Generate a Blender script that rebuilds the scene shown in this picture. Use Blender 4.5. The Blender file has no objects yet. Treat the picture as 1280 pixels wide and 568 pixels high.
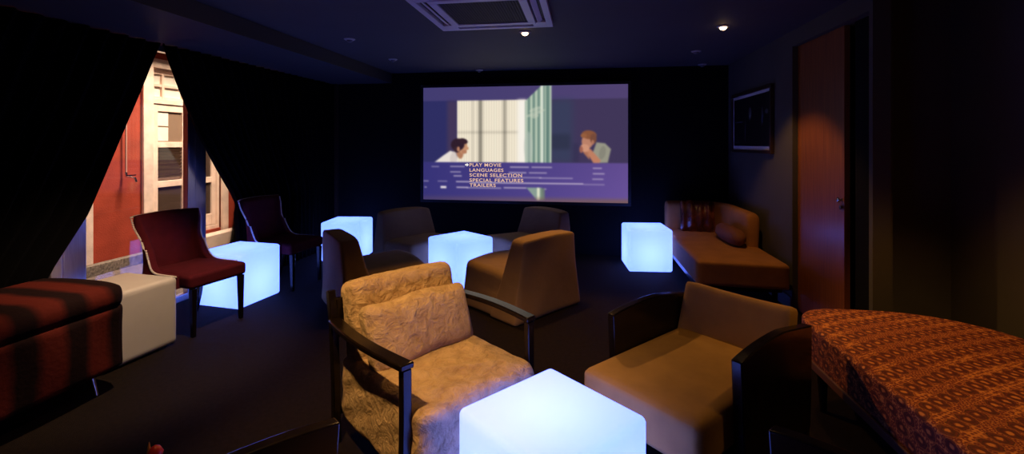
import bpy, bmesh, math, random
import numpy as np
from mathutils import Vector, Matrix, Euler

random.seed(7)
PI = math.pi
SC = bpy.context.scene
COL = SC.collection

# ------------------------------------------------------------------ frame of reference
# room axes: x to the right wall, y to the screen wall, z up. The photographer stands at the
# origin, turned YAW to the left of the y axis. W() turns (metres right, metres ahead) of the
# photographer into room axes.
YAW = math.atan(88 / 570.0)
EYE = 1.49
CA, SA = math.cos(YAW), math.sin(YAW)

def W(r, d):
    return (r * CA - d * SA, r * SA + d * CA)

def heading(fr, fd):
    """z rotation that turns local -y towards the direction (right, ahead)."""
    fx, fy = W(fr, fd)
    return math.atan2(fx, -fy)

# ------------------------------------------------------------------ materials
def mat(name, color, rough=0.6, metal=0.0, var=0.0, vscale=8.0, bump=0.0, bscale=60.0,
        sheen=0.0, coat=0.0, spec=0.5, detail=4.0, stretch=None):
    m = bpy.data.materials.new(name)
    m.use_nodes = True
    nt = m.node_tree
    b = nt.nodes['Principled BSDF']
    b.inputs['Base Color'].default_value = (*color, 1)
    b.inputs['Roughness'].default_value = rough
    b.inputs['Metallic'].default_value = metal
    b.inputs['Specular IOR Level'].default_value = spec
    if sheen:
        b.inputs['Sheen Weight'].default_value = sheen
        b.inputs['Sheen Roughness'].default_value = 0.4
        b.inputs['Sheen Tint'].default_value = (*[min(1, c * 2 + 0.1) for c in color], 1)
    if coat:
        b.inputs['Coat Weight'].default_value = coat
        b.inputs['Coat Roughness'].default_value = 0.15
    tc = nt.nodes.new('ShaderNodeTexCoord')
    src = tc.outputs['Object']
    if stretch:
        mp = nt.nodes.new('ShaderNodeMapping')
        mp.inputs['Scale'].default_value = stretch
        nt.links.new(src, mp.inputs['Vector'])
        src = mp.outputs['Vector']
    if var:
        n = nt.nodes.new('ShaderNodeTexNoise')
        n.inputs['Scale'].default_value = vscale
        n.inputs['Detail'].default_value = detail
        nt.links.new(src, n.inputs['Vector'])
        r = nt.nodes.new('ShaderNodeValToRGB')
        r.color_ramp.elements[0].position = 0.3
        r.color_ramp.elements[1].position = 0.7
        r.color_ramp.elements[0].color = (*[max(0, c * (1 - var)) for c in color], 1)
        r.color_ramp.elements[1].color = (*[min(1, c * (1 + var)) for c in color], 1)
        nt.links.new(n.outputs['Fac'], r.inputs['Fac'])
        nt.links.new(r.outputs['Color'], b.inputs['Base Color'])
    if bump:
        n2 = nt.nodes.new('ShaderNodeTexNoise')
        n2.inputs['Scale'].default_value = bscale
        n2.inputs['Detail'].default_value = 6
        nt.links.new(src, n2.inputs['Vector'])
        bp = nt.nodes.new('ShaderNodeBump')
        bp.inputs['Strength'].default_value = bump
        bp.inputs['Distance'].default_value = 0.02
        nt.links.new(n2.outputs['Fac'], bp.inputs['Height'])
        nt.links.new(bp.outputs['Normal'], b.inputs['Normal'])
    return m

def emit(name, color, strength):
    m = bpy.data.materials.new(name)
    m.use_nodes = True
    nt = m.node_tree
    nt.nodes.remove(nt.nodes['Principled BSDF'])
    e = nt.nodes.new('ShaderNodeEmission')
    e.inputs['Color'].default_value = (*color, 1)
    e.inputs['Strength'].default_value = strength
    nt.links.new(e.outputs[0], nt.nodes['Material Output'].inputs[0])
    return m

def glow_plastic():
    """translucent white plastic over a blue lamp: evenly lit diffuser plus light from the bulb."""
    m = bpy.data.materials.new('lit plastic')
    m.use_nodes = True
    nt = m.node_tree
    nt.nodes.remove(nt.nodes['Principled BSDF'])
    out = nt.nodes['Material Output']
    e = nt.nodes.new('ShaderNodeEmission')
    e.inputs['Color'].default_value = (0.066, 0.130, 1.0, 1)
    e.inputs['Strength'].default_value = CUBE_E
    t = nt.nodes.new('ShaderNodeBsdfTranslucent')
    t.inputs['Color'].default_value = (0.8, 0.8, 0.8, 1)
    d = nt.nodes.new('ShaderNodeBsdfPrincipled')
    d.inputs['Base Color'].default_value = (0.75, 0.75, 0.75, 1)
    d.inputs['Roughness'].default_value = 0.45
    mx = nt.nodes.new('ShaderNodeMixShader')
    mx.inputs[0].default_value = 0.4
    nt.links.new(t.outputs[0], mx.inputs[1])
    nt.links.new(d.outputs[0], mx.inputs[2])
    ad = nt.nodes.new('ShaderNodeAddShader')
    nt.links.new(mx.outputs[0], ad.inputs[0])
    nt.links.new(e.outputs[0], ad.inputs[1])
    nt.links.new(ad.outputs[0], out.inputs[0])
    return m

def thin_glass():
    m = bpy.data.materials.new('clear glass')
    m.use_nodes = True
    nt = m.node_tree
    nt.nodes.remove(nt.nodes['Principled BSDF'])
    tr = nt.nodes.new('ShaderNodeBsdfTransparent')
    tr.inputs['Color'].default_value = (0.96, 0.97, 0.97, 1)
    g = nt.nodes.new('ShaderNodeBsdfGlossy')
    g.inputs['Roughness'].default_value = 0.02
    fr = nt.nodes.new('ShaderNodeFresnel')
    fr.inputs['IOR'].default_value = 1.3
    mx = nt.nodes.new('ShaderNodeMixShader')
    nt.links.new(fr.outputs[0], mx.inputs[0])
    nt.links.new(tr.outputs[0], mx.inputs[1])
    nt.links.new(g.outputs[0], mx.inputs[2])
    nt.links.new(mx.outputs[0], nt.nodes['Material Output'].inputs[0])
    return m

def math_node(nt, op, a, b=None):
    n = nt.nodes.new('ShaderNodeMath')
    n.operation = op
    for i, v in enumerate((a, b)):
        if v is None:
            continue
        if isinstance(v, (int, float)):
            n.inputs[i].default_value = v
        else:
            nt.links.new(v, n.inputs[i])
    return n.outputs[0]

def ramp(nt, fac, stops, interp='LINEAR'):
    r = nt.nodes.new('ShaderNodeValToRGB')
    r.color_ramp.interpolation = interp
    els = r.color_ramp.elements
    while len(els) < len(stops):
        els.new(0.5)
    for e, (p, c) in zip(els, stops):
        e.position = p
        e.color = (*c, 1)
    nt.links.new(fac, r.inputs['Fac'])
    return r.outputs['Color']

def brocade(name, gain=1.0):
    """woven cloth: staggered rows of ringed medallions between bands of tiny rings, on dark red."""
    m = mat(name, (0.3, 0.08, 0.02), 0.75, sheen=0.1)
    nt = m.node_tree
    b = nt.nodes['Principled BSDF']
    tc = nt.nodes.new('ShaderNodeTexCoord')
    mp = nt.nodes.new('ShaderNodeMapping')
    mp.inputs['Rotation'].default_value = (0.0, 0.0, math.radians(-28))
    nt.links.new(tc.outputs['Object'], mp.inputs['Vector'])
    sp = nt.nodes.new('ShaderNodeSeparateXYZ')
    nt.links.new(mp.outputs['Vector'], sp.inputs[0])
    PU, PV = 0.068, 0.105
    u = math_node(nt, 'DIVIDE', math_node(nt, 'ADD', sp.outputs[0], sp.outputs[2]), PU)
    v = math_node(nt, 'DIVIDE', math_node(nt, 'SUBTRACT', sp.outputs[1], sp.outputs[2]), PV)
    row = math_node(nt, 'FLOOR', v)
    u = math_node(nt, 'ADD', u, math_node(nt, 'MULTIPLY', row, 0.5))
    du = math_node(nt, 'MULTIPLY', math_node(nt, 'SUBTRACT', math_node(nt, 'FRACT', u), 0.5), PU)
    dv = math_node(nt, 'MULTIPLY', math_node(nt, 'SUBTRACT', math_node(nt, 'FRACT', v), 0.5), PV * 0.8)
    d2 = math_node(nt, 'ADD', math_node(nt, 'MULTIPLY', du, du), math_node(nt, 'MULTIPLY', dv, dv))
    nz = nt.nodes.new('ShaderNodeTexNoise')
    nz.inputs['Scale'].default_value = 55
    nt.links.new(mp.outputs['Vector'], nz.inputs['Vector'])
    jit = math_node(nt, 'MULTIPLY', math_node(nt, 'SUBTRACT', nz.outputs['Fac'], 0.5), 0.45)
    dist = math_node(nt, 'MULTIPLY', math_node(nt, 'SQRT', d2), 20.0)
    dist = math_node(nt, 'ADD', dist, jit)     # 1.0 = 5 cm
    vo = nt.nodes.new('ShaderNodeTexVoronoi')
    vo.inputs['Scale'].default_value = 62
    vo.inputs['Randomness'].default_value = 0.35
    nt.links.new(mp.outputs['Vector'], vo.inputs['Vector'])
    hi = (0.62 * gain, 0.22 * gain, 0.055 * gain)
    o = (0.42 * gain, 0.12 * gain, 0.030 * gain)
    red = (0.17 * gain, 0.020 * gain, 0.013 * gain)
    dark = (0.055 * gain, 0.007 * gain, 0.007 * gain)
    cb = ramp(nt, dist, [(0.0, hi), (0.14, hi), (0.22, red), (0.34, dark), (0.44, red), (0.52, dark), (0.60, o), (0.66, red)])
    cs = ramp(nt, vo.outputs['Distance'], [(0.0, red), (0.2, hi), (0.32, red), (0.5, red), (0.62, hi)])
    sel = ramp(nt, dist, [(0.0, (0, 0, 0)), (0.64, (0, 0, 0)), (0.70, (1, 1, 1))])
    mx = nt.nodes.new('ShaderNodeMix')
    mx.data_type = 'RGBA'
    nt.links.new(sel, mx.inputs['Factor'])
    nt.links.new(cb, mx.inputs['A'])
    nt.links.new(cs, mx.inputs['B'])
    nt.links.new(mx.outputs['Result'], b.inputs['Base Color'])
    bp = nt.nodes.new('ShaderNodeBump')
    bp.inputs['Strength'].default_value = 0.25
    bp.inputs['Distance'].default_value = 0.004
    nt.links.new(dist, bp.inputs['Height'])
    nt.links.new(bp.outputs['Normal'], b.inputs['Normal'])
    return m

def striped_velvet():
    m = mat('striped red velvet', (0.2, 0.02, 0.015), 0.9, spec=0.15, bump=0.15, bscale=40)
    nt = m.node_tree
    b = nt.nodes['Principled BSDF']
    tc = nt.nodes.new('ShaderNodeTexCoord')
    sp = nt.nodes.new('ShaderNodeSeparateXYZ')
    nt.links.new(tc.outputs['Object'], sp.inputs[0])
    n = nt.nodes.new('ShaderNodeTexNoise')
    n.inputs['Scale'].default_value = 5
    nt.links.new(tc.outputs['Object'], n.inputs['Vector'])
    wob = math_node(nt, 'MULTIPLY', n.outputs['Fac'], 1.6)
    x = math_node(nt, 'MULTIPLY', sp.outputs[0], 2 * PI / 0.235)
    s = math_node(nt, 'SINE', math_node(nt, 'ADD', x, wob))
    f = math_node(nt, 'MULTIPLY', math_node(nt, 'ADD', s, 1.0), 0.5)
    c = ramp(nt, f, [(0.2, (0.010, 0.002, 0.002)), (0.75, (0.095, 0.011, 0.006))])
    nt.links.new(c, b.inputs['Base Color'])
    return m

def crushed_velvet():
    m = mat('crushed tan velvet', (0.56, 0.37, 0.20), 0.82, sheen=0.3)
    nt = m.node_tree
    b = nt.nodes['Principled BSDF']
    tc = nt.nodes.new('ShaderNodeTexCoord')
    n = nt.nodes.new('ShaderNodeTexNoise')
    n.inputs['Scale'].default_value = 17
    n.inputs['Detail'].default_value = 8
    n.inputs['Roughness'].default_value = 0.62
    n.inputs['Distortion'].default_value = 0.5
    nt.links.new(tc.outputs['Object'], n.inputs['Vector'])
    c = ramp(nt, n.outputs['Fac'], [(0.33, (0.42, 0.26, 0.13)), (0.5, (0.57, 0.38, 0.205)), (0.68, (0.66, 0.46, 0.26))])
    nt.links.new(c, b.inputs['Base Color'])
    bp = nt.nodes.new('ShaderNodeBump')
    bp.inputs['Strength'].default_value = 1.0
    bp.inputs['Distance'].default_value = 0.045
    nt.links.new(n.outputs['Fac'], bp.inputs['Height'])
    nt.links.new(bp.outputs['Normal'], b.inputs['Normal'])
    return m

def wood_panel(name, dark, light, rough=0.35, along=(14, 14, 0.8), coat=0.2):
    m = mat(name, dark, rough, coat=coat)
    nt = m.node_tree
    b = nt.nodes['Principled BSDF']
    tc = nt.nodes.new('ShaderNodeTexCoord')
    mp = nt.nodes.new('ShaderNodeMapping')
    mp.inputs['Scale'].default_value = along
    nt.links.new(tc.outputs['Object'], mp.inputs['Vector'])
    n = nt.nodes.new('ShaderNodeTexNoise')
    n.inputs['Scale'].default_value = 3
    n.inputs['Detail'].default_value = 8
    nt.links.new(mp.outputs['Vector'], n.inputs['Vector'])
    c = ramp(nt, n.outputs['Fac'], [(0.3, dark), (0.7, light)])
    nt.links.new(c, b.inputs['Base Color'])
    return m

def snakeskin():
    m = mat('glossy ribbed skin print', (0.08, 0.02, 0.015), 0.22, coat=0.4)
    nt = m.node_tree
    b = nt.nodes['Principled BSDF']
    tc = nt.nodes.new('ShaderNodeTexCoord')
    v = nt.nodes.new('ShaderNodeTexVoronoi')
    v.inputs['Scale'].default_value = 26
    v.feature = 'DISTANCE_TO_EDGE'
    nt.links.new(tc.outputs['Object'], v.inputs['Vector'])
    v2 = nt.nodes.new('ShaderNodeTexNoise')
    v2.inputs['Scale'].default_value = 9
    nt.links.new(tc.outputs['Object'], v2.inputs['Vector'])
    c = ramp(nt, v2.outputs['Fac'], [(0.35, (0.045, 0.010, 0.008)), (0.6, (0.12, 0.028, 0.015)), (0.72, (0.3, 0.1, 0.05))])
    nt.links.new(c, b.inputs['Base Color'])
    bp = nt.nodes.new('ShaderNodeBump')
    bp.inputs['Strength'].default_value = 0.7
    bp.inputs['Distance'].default_value = 0.01
    nt.links.new(v.outputs['Distance'], bp.inputs['Height'])
    nt.links.new(bp.outputs['Normal'], b.inputs['Normal'])
    return m

CUBE_E = 2.1
M = {}
M['carpet'] = mat('dark brown carpet', (0.014, 0.009, 0.0065), 0.95, var=0.25, vscale=40, bump=0.6, bscale=350, spec=0.1)
M['black_wall'] = mat('matt black wall', (0.006, 0.006, 0.007), 0.9, spec=0.1)
M['grey_wall'] = mat('dark grey paint', (0.085, 0.078, 0.068), 0.75, var=0.08, vscale=3, bump=0.05, bscale=200, spec=0.25)
M['ceiling'] = mat('dark grey ceiling paint', (0.075, 0.072, 0.075), 0.75, var=0.06, vscale=2, spec=0.3)
M['soffit'] = mat('dark soffit paint', (0.055, 0.052, 0.056), 0.7, spec=0.3)
M['skirt'] = mat('grey skirting paint', (0.12, 0.11, 0.10), 0.5)
M['curtain'] = mat('black velvet curtain', (0.002, 0.0018, 0.002), 0.95, spec=0.05)
M['steel'] = mat('brushed steel', (0.80, 0.80, 0.80), 0.33, metal=1.0, stretch=(60, 60, 1.5), var=0.12, vscale=4)
M['chrome'] = mat('polished chrome', (0.7, 0.7, 0.7), 0.12, metal=1.0)
M['glass'] = thin_glass()
M['glow'] = glow_plastic()
M['white_plastic'] = mat('white moulded plastic', (0.62, 0.58, 0.53), 0.5, var=0.04, vscale=6)
M['darkwood'] = wood_panel('black stained wood', (0.004, 0.0025, 0.002), (0.010, 0.006, 0.004), 0.24, (10, 10, 3), 0.0)
M['darkwood'].node_tree.nodes['Principled BSDF'].inputs['Specular IOR Level'].default_value = 0.3
M['door_wood'] = wood_panel('reddish brown veneer', (0.17, 0.050, 0.014), (0.30, 0.095, 0.026), 0.38, (22, 22, 0.8), 0.1)
M['tan_velvet'] = crushed_velvet()
M['brown_cloth'] = mat('brown woven cloth', (0.29, 0.165, 0.048), 0.85, var=0.12, vscale=9, bump=0.25, bscale=400, sheen=0.1)
M['slip_cloth'] = mat('brown slipcover cloth', (0.28, 0.165, 0.068), 0.88, var=0.1, vscale=5, bump=0.25, bscale=14, sheen=0.12)
M['wine'] = mat('wine red velvet', (0.072, 0.0042, 0.010), 0.9, var=0.15, vscale=12, spec=0.2, bump=0.15, bscale=90)
M['brass'] = mat('pale nailheads', (0.9, 0.84, 0.74), 0.4, metal=0.15)
M['brocade'] = brocade('red and orange brocade')
M['brocade_shaded'] = brocade('red and orange brocade band', 0.85)  # same cloth, darkened to carry the shade on the side
M['piping'] = mat('brown piping', (0.14, 0.05, 0.025), 0.6)
M['sofa_velvet'] = mat('rust brown velvet', (0.34, 0.145, 0.045), 0.85, var=0.14, vscale=7, sheen=0.2, bump=0.1, bscale=60)
M['sofa_velvet2'] = mat('dark brown velvet', (0.16, 0.055, 0.024), 0.8, var=0.2, vscale=9, sheen=0.3, bump=0.2, bscale=40)
M['skin'] = snakeskin()
M['stripe'] = striped_velvet()
M['ac_white'] = mat('white plastic panel', (0.72, 0.70, 0.72), 0.45)
M['ac_dark'] = mat('dark grille plastic', (0.05, 0.04, 0.045), 0.6)
M['trim_white'] = mat('white metal trim', (0.55, 0.53, 0.52), 0.4)
M['lamp_on'] = emit('lit lamp', (1.0, 0.62, 0.28), 14)
M['lamp_off'] = mat('unlit lamp', (0.16, 0.15, 0.16), 0.3)
M['mat_board'] = mat('white mat board', (0.72, 0.70, 0.68), 0.7)
M['red_render'] = mat('red painted render', (0.36, 0.052, 0.026), 0.85, var=0.16, vscale=5, bump=0.2, bscale=60, spec=0.2)
M['cream_paint'] = mat('cream painted timber', (0.86, 0.66, 0.54), 0.6, var=0.14, vscale=9, bump=0.1, bscale=30)
M['stone'] = mat('granite kerb', (0.20, 0.16, 0.13), 0.8, var=0.6, vscale=45)
M['alley'] = mat('alley paving', (0.16, 0.12, 0.10), 0.85, var=0.5, vscale=30, bump=0.4, bscale=60)
M['dark_pane'] = mat('dark window pane', (0.07, 0.045, 0.035), 0.12, spec=0.6)
M['shutter'] = mat('brown louvre', (0.24, 0.16, 0.11), 0.55)
M['pale_pane'] = mat('pale pane and reflection colour', (0.85, 0.80, 0.70), 0.5)  # pale transom pane, and the reflection painted on one leaf
M['pipe'] = mat('painted pipe', (0.55, 0.30, 0.24), 0.5)
M['red_glass'] = mat('red petal', (0.45, 0.02, 0.015), 0.4)
M['amber'] = mat('amber leaf', (0.7, 0.32, 0.06), 0.4)
M['ink'] = mat('black picture print', (0.006, 0.006, 0.008), 0.4)
M['print_grey'] = mat('grey picture print', (0.10, 0.10, 0.12), 0.4)
M['black_plastic'] = mat('black frame', (0.008, 0.008, 0.009), 0.6)
M['frame_wood'] = mat('dark picture frame', (0.045, 0.022, 0.014), 0.35)

# ------------------------------------------------------------------ mesh helpers
def obj(name, bm, material, parent=None, smooth=True, loc=(0, 0, 0), rot=(0, 0, 0), bevel=0.0, segs=2, angle=40):
    me = bpy.data.meshes.new(name)
    bm.normal_update()
    bm.to_mesh(me)
    bm.free()
    me.materials.append(material)
    o = bpy.data.objects.new(name, me)
    COL.objects.link(o)
    o.location = loc
    o.rotation_euler = rot
    if parent:
        o.parent = parent
    if bevel:
        b = o.modifiers.new('bevel', 'BEVEL')
        b.width = bevel
        b.segments = segs
        b.limit_method = 'ANGLE'
        b.angle_limit = math.radians(30)
    if smooth:
        for p in me.polygons:
            p.use_smooth = True
        try:
            me.set_sharp_from_angle(angle=math.radians(angle))
        except Exception:
            pass
    return o

def tag(o, label, cat, group=None, kind=None):
    o['label'] = label
    o['category'] = cat
    if group:
        o['group'] = group
    if kind:
        o['kind'] = kind
    return o

def thing(name, label, cat, loc=(0, 0, 0), rz=0.0, group=None):
    o = bpy.data.objects.new(name, None)
    o.empty_display_size = 0.1
    COL.objects.link(o)
    o.location = loc
    o.rotation_euler = (0, 0, rz)
    return tag(o, label, cat, group)

def structure(o, label=None, cat=None):
    o['kind'] = 'structure'
    if label:
        o['label'] = label
        o['category'] = cat
    return o

def dup(root, loc, rz, label, group=None):
    r = root.copy()
    COL.objects.link(r)
    r.location = loc
    r.rotation_euler = (0, 0, rz)
    r['label'] = label
    if group:
        r['group'] = group
    for ch in list(root.children):
        c = ch.copy()
        COL.objects.link(c)
        c.parent = r
        for g in list(ch.children):
            d = g.copy()
            COL.objects.link(d)
            d.parent = c
    return r

def box(bm, x0, x1, y0, y1, z0, z1):
    vs = [bm.verts.new((x, y, z)) for z in (z0, z1) for y in (y0, y1) for x in (x0, x1)]
    for f in ((0, 2, 3, 1), (4, 5, 7, 6), (0, 1, 5, 4), (2, 6, 7, 3), (0, 4, 6, 2), (1, 3, 7, 5)):
        bm.faces.new([vs[i] for i in f])
    return vs

def box_obj(name, dims, m, parent=None, bevel=0.0, **k):
    bm = bmesh.new()
    box(bm, *dims)
    return obj(name, bm, m, parent, bevel=bevel, smooth=bool(bevel), **k)

def rbox(bm, c, h, r, n=12, deform=None, r2=None):
    """rounded box: centre c, half sizes h, edge radius r; deform(unit xyz, point) moves points."""
    r = min(r, h[0], h[1], h[2])
    ins = [h[i] - r for i in range(3)]
    cache = {}
    ticks = [-1 + 2 * i / n for i in range(n + 1)]
    def pt(ux, uy, uz):
        key = (round(ux, 5), round(uy, 5), round(uz, 5))
        if key in cache:
            return cache[key]
        p = [0, 0, 0]
        # a denser spread near the edges so the rounding reads
        u = [math.copysign(abs(t) ** 0.75, t) if abs(t) < 1 else t for t in (ux, uy, uz)]
        q = [u[i] * h[i] for i in range(3)]
        inner = [max(-ins[i], min(ins[i], q[i])) for i in range(3)]
        dv = Vector([q[i] - inner[i] for i in range(3)])
        if dv.length > 1e-9:
            dv = dv.normalized() * r
        p = Vector(inner) + dv
        if deform:
            p = deform(Vector((p.x / h[0], p.y / h[1], p.z / h[2])), p)
        v = bm.verts.new((p[0] + c[0], p[1] + c[1], p[2] + c[2]))
        cache[key] = v
        return v
    for axis in range(3):
        for s in (-1, 1):
            a, b = (axis + 1) % 3, (axis + 2) % 3
            for i in range(n):
                for j in range(n):
                    q = []
                    for (di, dj) in ((0, 0), (1, 0), (1, 1), (0, 1)):
                        u = [0, 0, 0]
                        u[axis] = s
                        u[a] = ticks[i + di]
                        u[b] = ticks[j + dj]
                        q.append(pt(*u))
                    if s < 0:
                        q.reverse()
                    try:
                        bm.faces.new(q)
                    except ValueError:
                        pass

def rbox_obj(name, c, h, r, m, parent=None, n=12, deform=None, **k):
    bm = bmesh.new()
    rbox(bm, c, h, r, n, deform)
    return obj(name, bm, m, parent, angle=60, **k)

def prism(bm, pts, axis, a0, a1):
    """closed polygon pts in the plane across axis, extruded from a0 to a1."""
    def mk(p, a):
        if axis == 'x':
            return (a, p[0], p[1])
        if axis == 'y':
            return (p[0], a, p[1])
        return (p[0], p[1], a)
    lo = [bm.verts.new(mk(p, a0)) for p in pts]
    hi = [bm.verts.new(mk(p, a1)) for p in pts]
    n = len(pts)
    bm.faces.new(lo)
    bm.faces.new(list(reversed(hi)))
    for i in range(n):
        j = (i + 1) % n
        bm.faces.new((lo[i], hi[i], hi[j], lo[j]))
    bmesh.ops.recalc_face_normals(bm, faces=bm.faces)

def sweep(bm, path, w, h, side=(1, 0, 0)):
    """rectangular bar along a path; w along side, h across."""
    side = Vector(side).normalized()
    rings = []
    P = [Vector(p) for p in path]
    for i, p in enumerate(P):
        t = (P[min(i + 1, len(P) - 1)] - P[max(i - 1, 0)]).normalized()
        up = t.cross(side).normalized()
        rings.append([bm.verts.new(p + side * sx * w / 2 + up * sy * h / 2) for sx, sy in ((-1, -1), (1, -1), (1, 1), (-1, 1))])
    for a, b in zip(rings, rings[1:]):
        for i in range(4):
            j = (i + 1) % 4
            bm.faces.new((a[i], a[j], b[j], b[i]))
    bm.faces.new(rings[0])
    bm.faces.new(rings[-1])
    bmesh.ops.recalc_face_normals(bm, faces=bm.faces)

def tube(bm, path, r, n=10):
    P = [Vector(p) for p in path]
    R = r if isinstance(r, (list, tuple)) else [r] * len(P)
    rings = []
    for i, p in enumerate(P):
        t = (P[min(i + 1, len(P) - 1)] - P[max(i - 1, 0)]).normalized()
        ref = Vector((0, 0, 1)) if abs(t.z) < 0.9 else Vector((1, 0, 0))
        a = t.cross(ref).normalized()
        b = t.cross(a).normalized()
        rings.append([bm.verts.new(p + (a * math.cos(k * 2 * PI / n) + b * math.sin(k * 2 * PI / n)) * R[i]) for k in range(n)])
    for a, b in zip(rings, rings[1:]):
        for i in range(n):
            j = (i + 1) % n
            bm.faces.new((a[i], a[j], b[j], b[i]))
    bm.faces.new(rings[0])
    bm.faces.new(rings[-1])
    bmesh.ops.recalc_face_normals(bm, faces=bm.faces)

def lathe(bm, prof, c=(0, 0, 0), n=24):
    """profile of (radius, z) revolved about z."""
    rings = []
    for r, z in prof:
        rings.append([bm.verts.new((c[0] + r * math.cos(k * 2 * PI / n), c[1] + r * math.sin(k * 2 * PI / n), c[2] + z)) for k in range(n)])
    for a, b in zip(rings, rings[1:]):
        for i in range(n):
            j = (i + 1) % n
            bm.faces.new((a[i], a[j], b[j], b[i]))
    bm.faces.new(rings[0])
    bm.faces.new(rings[-1])
    bmesh.ops.recalc_face_normals(bm, faces=bm.faces)

def arc(p0, p1, bulge, n=10):
    """points from p0 to p1 bowed by the vector bulge."""
    p0, p1, b = Vector(p0), Vector(p1), Vector(bulge)
    return [p0.lerp(p1, i / n) + b * math.sin(PI * i / n) for i in range(n + 1)]

def lerp_table(tab, z):
    if z >= tab[0][0]:
        return tab[0][1]
    for (z0, v0), (z1, v1) in zip(tab, tab[1:]):
        if z >= z1:
            return v0 + (v1 - v0) * (z0 - z) / (z0 - z1)
    return tab[-1][1]

# ------------------------------------------------------------------ the room
YB, XR, XL, YF, ZC = 6.2, 1.85, -3.85, -1.6, 2.5
XA = 2.45            # side wall of the alcove on the right
structure(box_obj('floor', (XL, 3.3, YF - 0.1, YB + 0.1, -0.1, 0.0), M['carpet']))
structure(box_obj('ceiling', (XL, 3.3, YF - 0.1, YB + 0.1, ZC, ZC + 0.1), M['ceiling']))
structure(box_obj('wall_back', (XL, 3.3, YB, YB + 0.1, 0.0, ZC), M['black_wall']))
structure(box_obj('wall_front', (XL, 3.3, YF - 0.1, YF, 0.0, ZC), M['grey_wall']))
# left wall: piers and header round the glazed front
bm = bmesh.new()
box(bm, XL, -3.70, YF, 1.50, 0, ZC)
box(bm, XL, -3.70, 5.30, YB, 0, ZC)
box(bm, XL, -3.70, 1.50, 5.30, 2.38, ZC)
structure(obj('wall_left', bm, M['black_wall'], smooth=False))
# right wall with the doorway, and the recess nearer the camera
bm = bmesh.new()
box(bm, XR, XR + 0.12, 4.40, YB, 0, ZC)
structure(obj('wall_right', bm, M['grey_wall'], smooth=False))
structure(box_obj('lintel', (XR, XR + 0.12, 3.30, 4.40, 2.36, ZC), M['grey_wall']))
structure(box_obj('pillar', (XR, 1.955, 3.26, 3.30, 0, ZC), M['grey_wall']))
structure(box_obj('wall_return', (1.957, 1.99, 3.301, 3.58, 0, ZC), M['grey_wall']))
structure(box_obj('doorway_dark_panel', (1.92, 1.956, 3.301, 3.58, 0, ZC), M['black_wall']))  # black panel added to stand for the darkness inside the doorway
structure(box_obj('wall_recess', (1.99, XA + 0.6, 3.48, 3.58, 0, ZC), M['grey_wall']))
bm = bmesh.new()
box(bm, XA, XA + 0.1, 3.08, 3.48, 0, ZC)
box(bm, XA - 0.05, XA + 0.1, YF, 3.08, 0, ZC)
structure(obj('wall_side', bm, M['grey_wall'], smooth=False))
# dark lobby behind the sliding door
bm = bmesh.new()
box(bm, 3.0, 3.1, 3.58, YB, 0, ZC)
structure(obj('wall_lobby', bm, M['black_wall'], smooth=False))
structure(box_obj('baseboard_right', (XR - 0.015, XR, 4.40, YB, 0, 0.12), M['skirt'], bevel=0.004))
structure(box_obj('soffit', (-3.70, -2.70, YF, YB, 2.36, ZC), M['soffit']))
structure(box_obj('trim_1', (-3.56, -3.52, 6.15, 6.2, 0, 2.36), M['frame_wood']))

# sliding door
d = thing('sliding_door', 'reddish brown veneer sliding door left half open in the right wall', 'door', (XR, 4.0, 0))
bm = bmesh.new()
box(bm, 0.045, 0.085, -0.33, 0.40, 0.01, 2.36)
obj('door_leaf', bm, M['door_wood'], d, bevel=0.003)
bm = bmesh.new()
lathe(bm, [(0.014, 0), (0.010, 0.006), (0.010, 0.014), (0.018, 0.018), (0.019, 0.026), (0.012, 0.031)], n=16)
for v in bm.verts:
    x, y, z = v.co
    v.co = (0.0449 - z, -0.295 + y, 1.075 + x)
bmesh.ops.recalc_face_normals(bm, faces=bm.faces)
obj('knob', bm, M['chrome'], d)
bm = bmesh.new()
lathe(bm, [(0.008, 0), (0.014, 0.004), (0.014, 0.012)], n=14)
for v in bm.verts:
    x, y, z = v.co
    v.co = (0.0449 - z, -0.295 + y, 1.02 + x)
bmesh.ops.recalc_face_normals(bm, faces=bm.faces)
obj('lock', bm, M['chrome'], d)

# ------------------------------------------------------------------ glazed front on the left
w = bpy.data.objects.new('window_1', None)
COL.objects.link(w)
structure(w)
XG = -3.77
bm = bmesh.new()
box(bm, XG - 0.03, XG + 0.03, 1.50, 5.30, 0.0, 0.06)
box(bm, XG - 0.03, XG + 0.03, 1.50, 5.30, 2.32, 2.38)
obj('window_frame', bm, M['steel'], w, bevel=0.004)
for y0, y1, dx in ((1.5, 1.6, 0), (2.70, 2.775, 0.01), (2.79, 2.945, 0), (3.84, 3.925, 0.01), (3.935, 4.065, 0), (5.2, 5.3, 0)):
    box_obj('stile', (XG - 0.028 + dx, XG + 0.028 + dx, y0, y1, 0.06, 2.32), M['steel'], w, bevel=0.004)
for y0, y1 in ((1.6, 2.70), (2.945, 3.84), (4.065, 5.2)):
    box_obj('pane', (XG - 0.004, XG + 0.004, y0, y1, 0.06, 2.32), M['glass'], w)

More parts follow.
